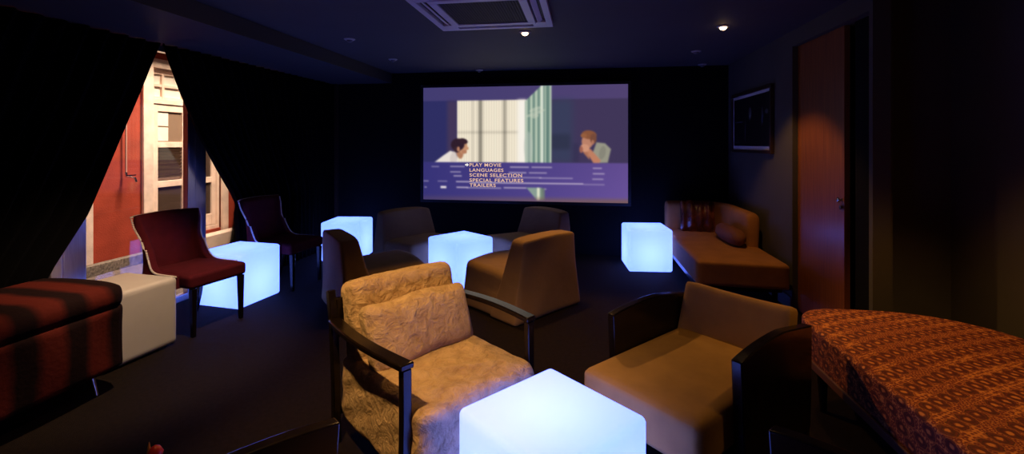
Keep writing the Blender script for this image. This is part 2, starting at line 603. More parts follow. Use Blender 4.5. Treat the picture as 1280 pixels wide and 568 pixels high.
# ------------------------------------------------------------------ curtains
def curtain(name, label, edge, other, nfold, seed, floor_gap=0.01):
    rnd = random.Random(seed)
    amps = [0.6 + 0.6 * rnd.random() for _ in range(200)]
    bm = bmesh.new()
    nz, ns = 44, nfold * 8
    ztop = 2.355
    rows = []
    for i in range(nz + 1):
        z = ztop - (ztop - floor_gap) * i / nz
        e = lerp_table(edge, z)
        row = []
        for j in range(ns + 1):
            s = j / ns
            y = e + (other - e) * s
            ph = s * nfold
            a = 0.035 * amps[int(ph) % 200]
            tight = 1.0 + 0.4 * (1 - s) * (i / nz)
            x = -3.575 + a * tight * math.cos(ph * 2 * PI + 0.5 * math.sin(3 * z + seed)) - 0.02
            row.append(bm.verts.new((x, y, z)))
        rows.append(row)
    for a, b in zip(rows, rows[1:]):
        for j in range(ns):
            bm.faces.new((a[j], a[j + 1], b[j + 1], b[j]))
    o = obj(name, bm, M['curtain'])
    sol = o.modifiers.new('cloth', 'SOLIDIFY')
    sol.thickness = 0.004
    tag(o, label, 'curtain')
    return o
curtain('curtain', 'black velvet curtain drawn back to the left of the gap, behind the striped daybed',
        [(2.356, 3.405), (2.2, 3.335), (1.9, 3.215), (1.49, 3.04), (0.98, 2.82), (0.645, 2.60), (0.3, 2.42), (0.0, 2.36)], YF + 0.05, 34, 3)
curtain('curtain', 'black velvet curtain drawn back to the right of the gap, reaching the screen wall corner',
        [(2.356, 3.412), (2.2, 3.475), (1.95, 3.59), (1.565, 3.80), (1.25, 4.02), (0.98, 4.22), (0.84, 4.30), (0.75, 4.27), (0.6, 4.29), (0.0, 4.31)], 6.14, 22, 5)

# ------------------------------------------------------------------ the alley outside
structure(box_obj('ground', (-7.5, XL, 0.5, 9.5, -0.12, -0.02), M['alley']))
XF = -5.6
fb = thing('building_facade', 'red rendered house across the alley with a cream french window, seen through the curtains', 'building', (XF, 5.8, 0))
def fbox(name, x0, x1, y0, y1, z0, z1, m, parent=None, bevel=0.006):
    return box_obj(name, (x0, x1, y0 - 5.8, y1 - 5.8, z0, z1), m, parent or fb, bevel=bevel)
bm = bmesh.new()
for y0, y1, z0, z1 in ((1.5, 5.16, -0.02, 3.6), (6.42, 8.5, -0.02, 3.6), (5.16, 6.42, 2.60, 3.6), (5.16, 6.42, -0.02, 0.18)):
    box(bm, -0.25, 0.0, y0 - 5.8, y1 - 5.8, z0, z1)
obj('rendered_wall', bm, M['red_render'], fb, smooth=False)
fbox('plinth', 0.002, 0.10, 1.5, 8.5, -0.02, 0.10, M['stone'])
fbox('sill', 0.102, 0.30, 5.0, 6.6, -0.02, 0.16, M['cream_paint'])
fbox('corner_board', 0.002, 0.03, 4.36, 4.46, 0.10, 3.3, M['cream_paint'])
fbox('eave', 0.002, 0.5, 1.5, 8.5, 2.92, 3.02, M['trim_white'])
# worn surround and frame of the french window
bm = bmesh.new()
for y0, y1, z0, z1 in ((5.06, 5.20, 0.10, 2.62), (6.36, 6.48, 0.10, 2.62), (5.20, 6.36, 2.50, 2.62)):
    box(bm, 0.002, 0.04, y0 - 5.8, y1 - 5.8, z0, z1)
obj('window_surround', bm, M['cream_paint'], fb, bevel=0.006)
bm = bmesh.new()
for y0, y1, z0, z1 in ((5.20, 5.25, 0.18, 2.5), (6.31, 6.36, 0.18, 2.5), (5.25, 6.31, 2.03, 2.10), (5.25, 6.31, 2.46, 2.5), (5.25, 6.31, 0.18, 0.24)):
    box(bm, -0.10, -0.02, y0 - 5.8, y1 - 5.8, z0, z1)
obj('window_frame', bm, M['cream_paint'], fb, bevel=0.004)
# transom lights: two rows of small panes
bm = bmesh.new()
for y0, y1 in ((5.25, 5.27), (5.385, 5.42), (5.70, 5.74), (5.82, 5.86), (6.14, 6.18), (6.29, 6.31)):
    box(bm, -0.09, -0.03, y0 - 5.8, y1 - 5.8, 2.10, 2.46)
for y0, y1 in ((5.27, 5.385), (5.42, 5.70), (5.74, 5.82), (5.86, 6.14), (6.18, 6.29)):
    for z0, z1 in ((2.26, 2.295), (2.10, 2.13), (2.43, 2.46)):
        box(bm, -0.088, -0.032, y0 - 5.8, y1 - 5.8, z0, z1)
tl = obj('transom', bm, M['cream_paint'], fb, bevel=0.003)
box_obj('pane', (-0.068, -0.062, 5.26 - 5.8, 6.30 - 5.8, 2.11, 2.45), M['pale_pane'], tl)
# two leaves, each of three panes
for k, (ya, yb) in enumerate(((5.255, 5.785), (5.80, 6.305))):
    bm = bmesh.new()
    st = 0.075
    box(bm, -0.085, -0.035, ya - 5.8, ya + st - 5.8, 0.25, 2.02)
    box(bm, -0.085, -0.035, yb - st - 5.8, yb - 5.8, 0.25, 2.02)
    for z0, z1 in ((0.25, 0.42), (0.90, 0.985), (1.44, 1.515), (1.93, 2.02)):
        box(bm, -0.083, -0.037, ya + st - 5.8, yb - st - 5.8, z0, z1)
    lf = obj('window_leaf', bm, M['cream_paint'], fb, bevel=0.004)
    if k == 0:
        box_obj('pane', (-0.068, -0.060, ya + st - 5.8, yb - st - 5.8, 1.515, 1.93), M['shutter'], lf)
        bm = bmesh.new()
        ym = (ya + yb) / 2 - 5.8
        box(bm, -0.0595, -0.054, ya + st - 5.8 + 0.01, ym - 0.02, 1.735, 1.915)
        box(bm, -0.0595, -0.054, ya + st - 5.8 + 0.01, ym - 0.02, 1.53, 1.715)
        obj('pane_reflection', bm, M['pale_pane'], lf, smooth=False)  # pale squares painted as the reflection in this pane
        bm = bmesh.new()
        for q in range(9):
            z = 1.0 + q * 0.048
            prism(bm, [(-0.075, z), (-0.05, z + 0.034), (-0.045, z + 0.034), (-0.07, z)], 'y', ya + st - 5.8, yb - st - 5.8)
        box(bm, -0.082, -0.076, ya + st - 5.8, yb - st - 5.8, 0.985, 1.44)
        obj('louvre', bm, M['shutter'], lf, smooth=False)
    else:
        box_obj('pane', (-0.068, -0.060, ya + st - 5.8, yb - st - 5.8, 1.515, 1.93), M['dark_pane'], lf)
        box_obj('pane', (-0.068, -0.060, ya + st - 5.8, yb - st - 5.8, 0.985, 1.44), M['dark_pane'], lf)
    box_obj('pane', (-0.068, -0.060, ya + st - 5.8, yb - st - 5.8, 0.42, 0.90), M['dark_pane'], lf)

# water pipe and tap on the red wall
tp = thing('wall_tap', 'thin pipe with a metal tap on the red wall across the alley', 'tap', (XF + 0.04, 4.83, 0))
bm = bmesh.new()
tube(bm, [(0, 0, 3.0), (0, 0, 1.12)], 0.010, 10)
obj('water_pipe', bm, M['pipe'], tp)
bm = bmesh.new()
tube(bm, [(0, 0, 1.14), (0.005, 0, 1.09), (0.06, 0.01, 1.08), (0.10, 0.02, 1.07), (0.115, 0.03, 1.02)], 0.014, 10)
box(bm, 0.05, 0.062, -0.055, 0.075, 1.095, 1.108)
tube(bm, [(0.056, 0.01, 1.08), (0.056, 0.01, 1.11)], 0.008, 8)
obj('spout', bm, M['chrome'], tp)

# ------------------------------------------------------------------ light cubes
def make_cube(label, lit=True):
    t = thing('light_cube', label, 'light cube' if lit else 'cube table')
    rbox_obj('shell', (0, 0, 0.255), (0.25, 0.25, 0.245), 0.026, M['glow'] if lit else M['white_plastic'], t, n=18)
    bm = bmesh.new()
    lathe(bm, [(0.03, 0), (0.20, 0.0), (0.205, 0.009), (0.05, 0.009)], n=32)
    obj('foot', bm, M['trim_white'], t)
    if lit:
        L = bpy.data.lights.new('bulb', 'POINT')
        L.energy = BULB
        L.color = (0.42, 0.60, 1.0)
        L.shadow_soft_size = 0.05
        lo = bpy.data.objects.new('bulb', L)
        COL.objects.link(lo)
        lo.parent = t
        lo.location = (0, 0, 0.22)
    return t
BULB = 2.7
cube = make_cube('glowing blue-white plastic cube table in the foreground between the armchairs')
c2 = W(0.145, 1.685)
cube.location = (*c2, 0)
cube.rotation_euler = (0, 0, YAW + math.atan2(0.33, 0.385))
G = 'glowing cube tables'
cube['group'] = G
x, y = W(-0.55, 4.87)
dup(cube, (x, y, 0), YAW + math.radians(44), 'glowing cube table ringed by the four armless brown chairs', G)
x, y = W(1.615, 5.50)
dup(cube, (x, y, 0), math.radians(5), 'glowing cube table beside the rust chaise, right of the screen', G)
x, y = W(-2.15, 5.97)
dup(cube, (x, y, 0), YAW - math.radians(2), 'glowing cube table in the far left corner beyond the screen edge', G)
x, y = W(-2.605, 4.355)
dup(cube, (x, y, 0), YAW - math.radians(15), 'glowing cube table between the two wine red chairs by the window', G)
un = make_cube('unlit white plastic cube table beside the striped red daybed', lit=False)
x, y = W(-2.80, 3.225)
un.location = (x, y, 0)
un.rotation_euler = (0, 0, YAW - math.radians(14.5))
un.name = 'cube_table'

# ------------------------------------------------------------------ armchair in crushed velvet
def velvet_armchair():
    t = thing('velvet_armchair', 'tan crushed velvet armchair with open dark wood arms and a loose pillow', 'armchair')
    def puff(amount, seed):
        rnd = random.Random(seed)
        k = [rnd.uniform(4, 9) for _ in range(6)]
        def f(u, p):
            w_ = (1 - u.x ** 2 * 0.9) * (1 - u.y ** 2 * 0.9)
            q = p.copy()
            q.z += amount * w_ * (1 if u.z > 0 else -0.3)
            q += 0.004 * Vector((math.sin(k[0] * u.y * 2 + k[1] * u.z), math.sin(k[2] * u.x * 2 + k[3] * u.z), math.sin(k[4] * u.x + k[5] * u.y * 2)))
            return q
        return f
    rbox_obj('seat', (0, -0.06, 0.262), (0.330, 0.375, 0.162), 0.045, M['tan_velvet'], t, n=20, deform=puff(0.02, 1))
    # back cushion leaning against the rear posts
    rbox_obj('back_cushion', (0, 0.0, 0.0), (0.312, 0.080, 0.225), 0.05, M['tan_velvet'], t, n=18, deform=puff(0.008, 2), loc=(0.008, 0.268, 0.562), rot=(math.radians(-14), 0, 0))
    def pil(u, p):
        q = p.copy()
        e = (1 - abs(u.x) ** 4) * (1 - abs(u.z) ** 4)
        q.y *= 0.55 + 0.6 * e
        q.x *= 1 + 0.02 * u.z
        q.z += 0.008 * math.sin(5 * u.x + 1)
        return q
    rbox_obj('pillow', (0, 0, 0), (0.305, 0.085, 0.165), 0.05, M['tan_velvet'], t, n=18, deform=pil, loc=(0.008, 0.10, 0.545), rot=(math.radians(-22), 0, math.radians(2)))
    for s in (-1, 1):
        x = s * 0.352
        bm = bmesh.new()
        sweep(bm, arc((x, -0.33, 0.0), (x, -0.355, 0.60), (0, -0.012, 0), 8), 0.042, 0.034)
        obj('front_leg', bm, M['darkwood'], t, bevel=0.005)
        bm = bmesh.new()
        sweep(bm, [(x, 0.30, 0.0), (x, 0.31, 0.30), (x, 0.335, 0.56), (x, 0.372, 0.742)], 0.036, 0.040)
        obj('rear_leg', bm, M['darkwood'], t, bevel=0.005)
        bm = bmesh.new()
        path = [Vector((x, -0.374 + 0.70 * i / 14, 0.612 + 0.004 * math.sin(PI * i / 14) - 0.012 * (i / 14))) for i in range(15)]
        for i, p in enumerate(path):
            p.x += s * 0.030 * math.sin(PI * i / 14)
        sweep(bm, path, 0.062, 0.026)
        obj('armrest', bm, M['darkwood'], t, bevel=0.006)
    bm = bmesh.new()
    box(bm, -0.334, 0.334, 0.345, 0.372, 0.50, 0.70)
    obj('back_rail', bm, M['darkwood'], t, bevel=0.004)
    bm = bmesh.new()
    box(bm, -0.334, 0.334, 0.316, 0.336, 0.12, 0.17)
    obj('seat_rail', bm, M['darkwood'], t, bevel=0.004)
    return t
va = velvet_armchair()
x, y = W(-0.415, 2.305)
va.location = (x, y, 0)
va.rotation_euler = (0, 0, heading(0.69, -0.72))

# ------------------------------------------------------------------ armchairs with solid panel arms
def panel_armchair():
    t = thing('panel_armchair', '', 'armchair')
    # local: arm fronts at y=-0.33, outer faces at x=+-0.345
    def seatd(u, p):
        q = p.copy()
        if u.z > 0:
            q.z += 0.012 * (1 - u.x ** 2) * (1 - u.y ** 2)
        return q
    rbox_obj('seat', (0, -0.155, 0.325), (0.296, 0.42, 0.095), 0.03, M['brown_cloth'], t, n=16, deform=seatd)
    bm = bmesh.new()
    rbox(bm, (0, 0, 0), (0.293, 0.060, 0.205), 0.022, 14, lambda u, p: Vector((p.x * (1 - 0.03 * u.z), p.y + 0.02 * (1 - u.x ** 2), p.z - 0.008 * (1 - u.x ** 2) * (u.z > 0.5))))
    obj('backrest', bm, M['brown_cloth'], t, angle=60, loc=(0, 0.30, 0.468), rot=(math.radians(-16), 0, 0))
    for s in (-1, 1):
        top = []
        n = 16
        for i in range(n + 1):
            f = i / n
            yy = -0.335 + 0.74 * f
            zz = 0.612 + 0.024 * math.sin(PI * min(1, f * 1.05) ** 0.8) - 0.03 * max(0, f - 0.55) / 0.45
            top.append((yy, zz))
        pts = [(-0.29, 0.08), (-0.315, 0.32)] + top + [(0.40, 0.30), (0.385, 0.08)]
        bm = bmesh.new()
        prism(bm, pts, 'x', s * 0.300, s * 0.345)
        obj('arm_panel', bm, M['darkwood'], t, bevel=0.006, segs=3)
        for yy in (-0.27, 0.36):
            bm = bmesh.new()
            box(bm, s * 0.3225 - 0.02, s * 0.3225 + 0.02, yy - 0.02, yy + 0.02, 0, 0.079)
            obj('leg', bm, M['darkwood'], t, bevel=0.003)
    bm = bmesh.new()
    box(bm, -0.299, 0.299, -0.44, 0.34, 0.15, 0.229)
    obj('base_rail', bm, M['darkwood'], t, bevel=0.004)
    return t
pa = panel_armchair()
GA = 'armchairs with solid dark wood arm panels'
def place_panel(o, r, dd, fr, fd, label, first=False):
    x, y = W(r, dd)
    rz = heading(fr, fd)
    if first:
        o.location = (x, y, 0)
        o.rotation_euler = (0, 0, rz)
        o['label'] = label
        o['group'] = GA
        return o
    return dup(o, (x, y, 0), rz, label, GA)
# (front centre) + 0.33 behind it
place_panel(pa, 0.708 + 0.33 * 0.79, 2.095 + 0.33 * 0.62, -0.79, -0.62, 'brown cloth armchair with solid dark wood arms, right of the foreground glowing cube', True)
place_panel(pa, 0.815 - 0.785 * 0.335 + 0.62 * 0.33, 1.417 - 0.62 * 0.335 - 0.785 * 0.33, -0.62, 0.785,
            'dark armchair at the bottom right edge, only its blue-lit arm corner in view')
place_panel(pa, -0.567 + 0.69 * 0.335 - 0.72 * 0.33, 1.455 - 0.72 * 0.335 - 0.69 * 0.33, 0.72, 0.69,
            'dark armchair at the bottom left, only a black arm top below the velvet armchair')

# ------------------------------------------------------------------ four armless lounge chairs
def lounge_chair():
    t = thing('lounge_chair', '', 'lounge chair')
    def wob(u):
        return 0.006 * math.sin(4 * u.x + 3 * u.z + 2 * u.y)
    def backd(u, p):
        q = p.copy()
        f = (u.z + 1) / 2               # 0 at the floor, 1 at the top
        q.x *= 1.0 - 0.24 * f
        thick = 1.35 - 0.80 * f
        q.y = q.y * thick - 0.10 * (1 - f) + 0.0
        q.y += 0.035 * (1 - u.x ** 2) * (1 if u.y > 0 else -0.2) * f
        q.z -= 0.02 * u.x ** 2 * f
        q.y += wob(u)
        return q
    rbox_obj('backrest', (0, 0.275, 0.352), (0.425, 0.125, 0.35), 0.028, M['slip_cloth'], t, n=20, deform=backd)
    def seatd(u, p):
        q = p.copy()
        f = (u.z + 1) / 2
        q.x *= 1.0 - 0.14 * f
        if u.z > 0:
            q.z += 0.018 * (1 - u.x ** 2) - 0.035 * (u.y * 0.5 + 0.5)
        q.y -= 0.03 * (1 - u.x ** 2) * (u.y < 0)
        q.z += wob(u) * 0.5
        return q
    rbox_obj('seat', (0, -0.10, 0.205), (0.42, 0.30, 0.203), 0.05, M['slip_cloth'], t, n=18, deform=seatd)
    return t
lc = lounge_chair()
GL = 'armless brown chairs around the middle cube'
def base_pos(bl, br, fr, fd):
    """centre from the two rear floor corners and the facing direction."""
    n = math.hypot(fr, fd)
    return ((bl[0] + br[0]) / 2 + 0.38 * fr / n, (bl[1] + br[1]) / 2 + 0.38 * fd / n)
def place_lounge(c, f, label, first=False):
    x, y = W(*c)
    rz = heading(*f)
    if first:
        lc.location = (x, y, 0)
        lc.rotation_euler = (0, 0, rz)
        lc['label'] = label
        lc['group'] = GL
    else:
        dup(lc, (x, y, 0), rz, label, GL)
place_lounge(base_pos((0.05, 3.63), (0.67, 4.25), -0.68, 0.73), (-0.68, 0.73), 'armless brown slipcovered chair nearest the camera on the right, its back turned to it', True)
place_lounge(base_pos((-1.86, 4.34), (-1.37, 3.64), 0.82, 0.57), (0.82, 0.57), 'armless brown slipcovered chair behind the velvet armchair, seen from its side')
place_lounge((-1.12, 5.38), (0.72, -0.69), 'armless brown chair under the lower left corner of the screen, facing the middle cube')
place_lounge((0.20, 5.42), (-0.77, -0.64), 'armless brown chair below the screen on the right, behind another brown chair')

# ------------------------------------------------------------------ wine red dining chairs
def wine_chair():
    t = thing('dining_chair', '', 'chair')
    hw, front, back = 0.235, -0.25, 0.285
    def seatd(u, p):
        q = p.copy()
        q.x *= 1.0 - 0.05 * u.y
        if u.z > 0:
            q.z += 0.012 * (1 - u.x ** 2) * (1 - u.y ** 2)
        return q
    rbox_obj('seat', (0, 0.015, 0.425), (hw, 0.265, 0.055), 0.03, M['wine'], t, n=14, deform=seatd)
    # scooped back shell: a U around the seat whose top edge sweeps down to the front of the seat
    def edge_h(s):
        a = abs(s)
        if a < 0.37:
            return 0.925 - 0.012 * (a / 0.37) ** 2
        f = (a - 0.37) / 0.63
        return 0.478 + 0.435 * (1 - f) ** 9.0
    def spot(s, z, off):
        a = abs(s)
        sg = 1 if s >= 0 else -1
        zz = (z - 0.38) / 0.55
        rc = 0.09
        flat = hw + 0.012 - rc
        # path: back straight, quarter corner, side straight
        l0, l1 = flat, rc * PI / 2
        l2 = 0.335
        d_ = a * (l0 + l1 + l2)
        if d_ < l0:
            px, py, nx, ny = d_, back + 0.015, 0, 1
        elif d_ < l0 + l1:
            th = (d_ - l0) / rc
            px, py = flat + rc * math.sin(th), back + 0.015 - rc + rc * math.cos(th)
            nx, ny = math.sin(th), math.cos(th)
        else:
            px, py, nx, ny = hw + 0.012, back + 0.015 - rc - (d_ - l0 - l1), 1, 0
        lean = 0.085 * max(0, zz) ** 1.2 * (0.4 + 0.6 * (ny > 0.3))
        flare = 0.050 * max(0, zz - 0.60) / 0.40 - 0.034 * math.sin(PI * min(1, max(0, zz) / 0.8))
        px = px + nx * (off + flare)
        py = py + ny * off + lean
        return Vector((sg * px, py, z))
    bm = bmesh.new()
    N, K = 120, 10
    outer, inner = [], []
    for i in range(N + 1):
        s = -1 + 2 * i / N
        h = edge_h(s)
        ro, ri = [], []
        for k in range(K + 1):
            z = 0.375 + (h - 0.375) * k / K
            rnd = 0.5 if k == K else 1.0
            th = 0.026 + 0.012 * (1 - k / K)
            ro.append(bm.verts.new(spot(s, z - (0.006 if k == K else 0), th * rnd)))
            ri.append(bm.verts.new(spot(s, z - (0.006 if k == K else 0), -th * rnd)))
        outer.append(ro)
        inner.append(ri)
    for i in range(N):
        for k in range(K):
            bm.faces.new((outer[i][k], outer[i + 1][k], outer[i + 1][k + 1], outer[i][k + 1]))
            bm.faces.new((inner[i + 1][k], inner[i][k], inner[i][k + 1], inner[i + 1][k + 1]))
        bm.faces.new((outer[i][K], outer[i + 1][K], inner[i + 1][K], inner[i][K]))
        bm.faces.new((outer[i + 1][0], outer[i][0], inner[i][0], inner[i + 1][0]))
    for i in (0, N):
        for k in range(K):
            bm.faces.new((outer[i][k], outer[i][k + 1], inner[i][k + 1], inner[i][k]))
    bmesh.ops.recalc_face_normals(bm, faces=bm.faces)
    obj('backrest', bm, M['wine'], t, angle=70)
    bm = bmesh.new()
    line = [spot(-1 + 2 * i / 600, edge_h(-1 + 2 * i / 600) - 0.012, 0.030) for i in range(601)]
    tube(bm, line[::4], 0.0022, 6)
    run, step = 0.0, 0.0165
    for p, q in zip(line, line[1:]):
        run += (q - p).length
        if run >= step:
            run -= step
            bmesh.ops.create_uvsphere(bm, u_segments=6, v_segments=4, radius=0.0085, matrix=Matrix.Translation(q))
    obj('nailhead_trim', bm, M['brass'], t)
    for sx in (-1, 1):
        bm = bmesh.new()
        sweep(bm, [(sx * 0.205, -0.222, 0.372), (sx * 0.205, -0.226, 0.0)], 0.042, 0.042)
        for v in bm.verts:
            if v.co.z < 0.1:
                v.co.x = sx * 0.205 + (v.co.x - sx * 0.205) * 0.65
                v.co.y = -0.226 + (v.co.y + 0.226) * 0.65
        obj('front_leg', bm, M['darkwood'], t, bevel=0.003)
        bm = bmesh.new()
        sweep(bm, [(sx * 0.19, 0.222, 0.372), (sx * 0.19, 0.25, 0.18), (sx * 0.19, 0.30, 0.0)], 0.036, 0.036)
        obj('rear_leg', bm, M['darkwood'], t, bevel=0.003)
    return t
wc = wine_chair()
GW = 'wine red chairs by the window'
wc['group'] = GW
fcx, fcy = -2.385 - 0.25 * 0.94, 3.66 + 0.25 * 0.33
x, y = W(fcx, fcy)
x += 0.015
y += 0.04
wc.location = (x, y, 0)
wc.rotation_euler = (0, 0, heading(0.94, -0.33))
wc['label'] = 'wine red scoop-back chair with nailhead trim in front of the curtain gap'
dup(wc, (x + 0.05, y + 1.10, 0), heading(0.96, -0.25), 'wine red scoop-back chair in the dark, beyond the cube by the window', GW)

# ------------------------------------------------------------------ striped daybed on the left
bx, by = W(-2.368, 2.862)
sd = thing('daybed', 'dark red velvet daybed with black stripes at the left edge of the photo', 'daybed', (bx, by, 0), math.radians(88.5))
# local: front face at y=0, right end (towards the screen wall) at x=0 -> the body lies towards -x
def dayd(u, p):
    q = p.copy()
    q.z += 0.018 * (1 - u.y ** 2) * (u.z > 0)
    q.y += 0.016 * math.sin(9 * u.x) * (1 - u.z ** 2)
    q.x -= 0.07 * abs(u.y) ** 4 * max(0, u.x) ** 10
    return q
SGN = -1
LEN = 1.7
rbox_obj('body', (SGN * (LEN / 2 + 0.0), 0.34, 0.315), (LEN / 2 - 0.002, 0.345, 0.19), 0.04, M['stripe'], sd, n=20, deform=dayd)
rbox_obj('top_cushion', (SGN * LEN / 2, 0.34, 0.555), (LEN / 2, 0.345, 0.075), 0.072, M['stripe'], sd, n=22, deform=lambda u, p: Vector((p.x - 0.07 * abs(u.y) ** 4 * max(0, u.x) ** 10, p.y, p.z + 0.012 * (1 - u.y ** 2) * (u.z > 0))))
for lx in (0.18, LEN - 0.18):
    for ly in (0.10, 0.62):
        bm = bmesh.new()
        tube(bm, [(SGN * lx, ly, 0.135), (SGN * lx - SGN * 0.0, ly - (0.045 if ly < 0.3 else -0.045), 0.0)], [0.016, 0.011], 12)
        obj('leg', bm, M['chrome'], sd)

# ------------------------------------------------------------------ brocade chaise on the right
oc = thing('ottoman', 'red and orange brocade ottoman with a rounded end at the right edge', 'ottoman', (1.76, 2.05, 0), 0)
def outline(inset=0.0, n=20):
    """plan outline: straight left side, a broad rounded far end, a bowed right side."""
    pts = []
    x0, x1, y0 = -0.52 + inset, 0.52 - inset, -0.95 + inset
    pts += [(x0 + 0.05, y0), (x1 - 0.05, y0), (x1, y0 + 0.05)]
    yc, top = 0.45, 1.0 - inset
    for i in range(n + 1):
        a = (PI / 2) * i / n
        pts.append((x0 + (x1 - x0) * 0.42 + (x1 - x0) * 0.58 * math.cos(a) ** 0.8, yc + (top - yc) * math.sin(a) ** 0.9))
    for i in range(1, n + 1):
        a = PI / 2 + (PI / 2) * i / n
        pts.append((x0 + (x1 - x0) * 0.42 - (x1 - x0) * 0.42 * abs(math.cos(a)) ** 0.55, top - 0.42 + 0.42 * math.sin(a) ** 0.6))
    pts += [(x0, y0 + 0.05)]
    return pts
def slab(bm, z0, z1, r, crown=0.0, inset=0.0):
    rings = []
    steps = 6
    levels = [(r, z0)] if False else []
    prof = [(inset, z0)] + [(inset + r * (1 - math.sin(a)), z1 - r + r * (1 - math.cos(a)) if False else z1 - r * (1 - math.sin(a * 1.0)) ) for a in []]
    prof.append((inset, z1 - r))
    for i in range(1, steps + 1):
        a = PI / 2 * i / steps
        prof.append((inset + r * (1 - math.cos(a)), z1 - r + r * math.sin(a)))
    for ins, z in prof:
        rings.append([bm.verts.new((p[0], p[1], z)) for p in outline(ins)])
    cx = 0.0
    for f in (0.85, 0.65, 0.4, 0.2):
        base = outline(inset + r)
        rings.append([bm.verts.new((p[0] * f, p[1] * f, z1 + crown * (1 - f ** 2))) for p in base])
    n = len(rings[0])
    for a, b in zip(rings, rings[1:]):
        for i in range(n):
            j = (i + 1) % n
            bm.faces.new((a[i], a[j], b[j], b[i]))
    bm.faces.new(list(reversed(rings[0])))
    bm.faces.new(rings[-1])
    bmesh.ops.recalc_face_normals(bm, faces=bm.faces)
bm = bmesh.new()
slab(bm, 0.405, 0.49, 0.022, 0.022)
obj('cushion', bm, M['brocade'], oc, angle=60)
bm = bmesh.new()
slab(bm, 0.30, 0.404, 0.006, 0.0, 0.006)
obj('base', bm, M['brocade_shaded'], oc, angle=60)
bm = bmesh.new()
slab(bm, 0.262, 0.299, 0.008, 0.0, -0.004)
obj('frame_band', bm, M['piping'], oc, angle=60)
bm = bmesh.new()
loop = [Vector((p[0], p[1], 0.300)) for p in outline(-0.003)]
tube(bm, loop + [loop[0]], 0.006, 6)
obj('piping', bm, M['piping'], oc)
for lx, ly in ((-0.44, 0.72), (0.34, 0.62), (-0.44, -0.86), (0.44, -0.86)):
    bm = bmesh.new()
    tube(bm, [(lx, ly, 0.262), (lx, ly, 0.15), (lx * 0.99, ly, 0.0)], [0.028, 0.024, 0.016], 14)
    obj('leg', bm, M['darkwood'], oc)

# ------------------------------------------------------------------ rust chaise under the picture
ch = thing('chaise_sofa', 'rust brown velvet chaise with a wraparound back in the far right corner', 'sofa', (1.40, 5.18, 0))
rbox_obj('seat', (0.012, 0.0, 0.315), (0.383, 0.86, 0.115), 0.03, M['sofa_velvet'], ch, n=18,
         deform=lambda u, p: Vector((p.x, p.y - 0.05 * (u.x * 0.5) * (u.y < 0), p.z + 0.012 * (1 - u.x ** 2) * (1 - u.y ** 2) * (u.z > 0))))
# wraparound back: thick swept cushion along the screen wall and round to the right wall
bm = bmesh.new()
path = []
path += [Vector((-0.37, 0.80)), Vector((-0.36, 0.80)), Vector((-0.2, 0.81)), Vector((0.0, 0.80))]
for i in range(1, 9):
    a = PI / 2 - (PI / 2) * i / 8
    path.append(Vector((0.30 * math.cos(a) ** 1.0 + 0.02, 0.50 + 0.30 * math.sin(a))))
path += [Vector((0.325, 0.32)), Vector((0.33, 0.15)), Vector((0.335, 0.0)), Vector((0.338, -0.16)), Vector((0.34, -0.20))]
prof = [(-0.055, 0.20), (-0.075, 0.42), (-0.075, 0.62), (-0.085, 0.715), (-0.065, 0.765), (-0.01, 0.785), (0.045, 0.77), (0.07, 0.72), (0.06, 0.60), (0.05, 0.20)]
rings = []
for i, p in enumerate(path):
    tdir = (path[min(i + 1, len(path) - 1)] - path[max(i - 1, 0)]).normalized()
    nrm = Vector((-tdir.y, tdir.x))   # outward (to the wall)
    f = 0.0 if i < 3 else (i - 3) / (len(path) - 4)
    drop = 0.0
    end = 1.0 if 0 < i < len(path) - 1 else 0.75
    ring = []
    for o_, z_ in prof:
        zz = z_ if z_ < 0.5 else z_ - drop
        q = p + nrm * o_ * end
        ring.append(bm.verts.new((q.x, q.y, zz if end == 1 else 0.45 + (zz - 0.45) * 0.95)))
    rings.append(ring)
n = len(prof)
for a, b in zip(rings, rings[1:]):
    for i in range(n):
        j = (i + 1) % n
        bm.faces.new((a[i], a[j], b[j], b[i]))
bm.faces.new(rings[0])
bm.faces.new(rings[-1])
bmesh.ops.recalc_face_normals(bm, faces=bm.faces)
bk = obj('backrest', bm, M['sofa_velvet'], ch, angle=70)
sb = bk.modifiers.new('soft', 'SUBSURF')
sb.levels = 1
sb.render_levels = 2
bm = bmesh.new()
box(bm, -0.36, 0.36, -0.80, 0.80, 0.16, 0.205)
obj('base_frame', bm, M['darkwood'], ch, bevel=0.004)
for lx in (-0.32, 0.32):
    for ly in (-0.74, 0.74):
        bm = bmesh.new()
        tube(bm, [(lx, ly, 0.16), (lx, ly, 0.0)], [0.026, 0.018], 12)
        obj('leg', bm, M['darkwood'], ch)

def pillow(name, label, loc, rot, h, m, rib=False):
    def dd(u, p):
        q = p.copy()
        e = max(0.0, 1 - abs(u.x) ** 3) * max(0.0, 1 - abs(u.z) ** 3)
        q.y *= 0.3 + 0.9 * e
        q.x *= 1 - 0.06 * (1 - u.z ** 2)
        q.z *= 1 - 0.06 * (1 - u.x ** 2)
        if rib:
            q.y += 0.016 * math.sin(u.x * 4 * PI) * (1 if u.y > 0 else -1)
        return q
    bm = bmesh.new()
    rbox(bm, (0, 0, 0), h, min(h) * 0.9, 22, dd)
    o = obj(name, bm, m, None, angle=80, loc=loc, rot=rot)
    return o
tag(pillow('throw_cushion', '', (1.375, 5.80, 0.615), (math.radians(-14), 0, math.radians(-6)), (0.205, 0.075, 0.20), M['skin'], True),
    'glossy dark brown ribbed skin-print cushion leaning on the rust chaise back', 'cushion')
def bol(u, p):
    q = p.copy()
    k = (1 - 0.35 * abs(u.x) ** 3)
    q.y *= k
    q.z *= k
    return q
bm = bmesh.new()
rbox(bm, (0, 0, 0), (0.31, 0.088, 0.092), 0.086, 18, bol)
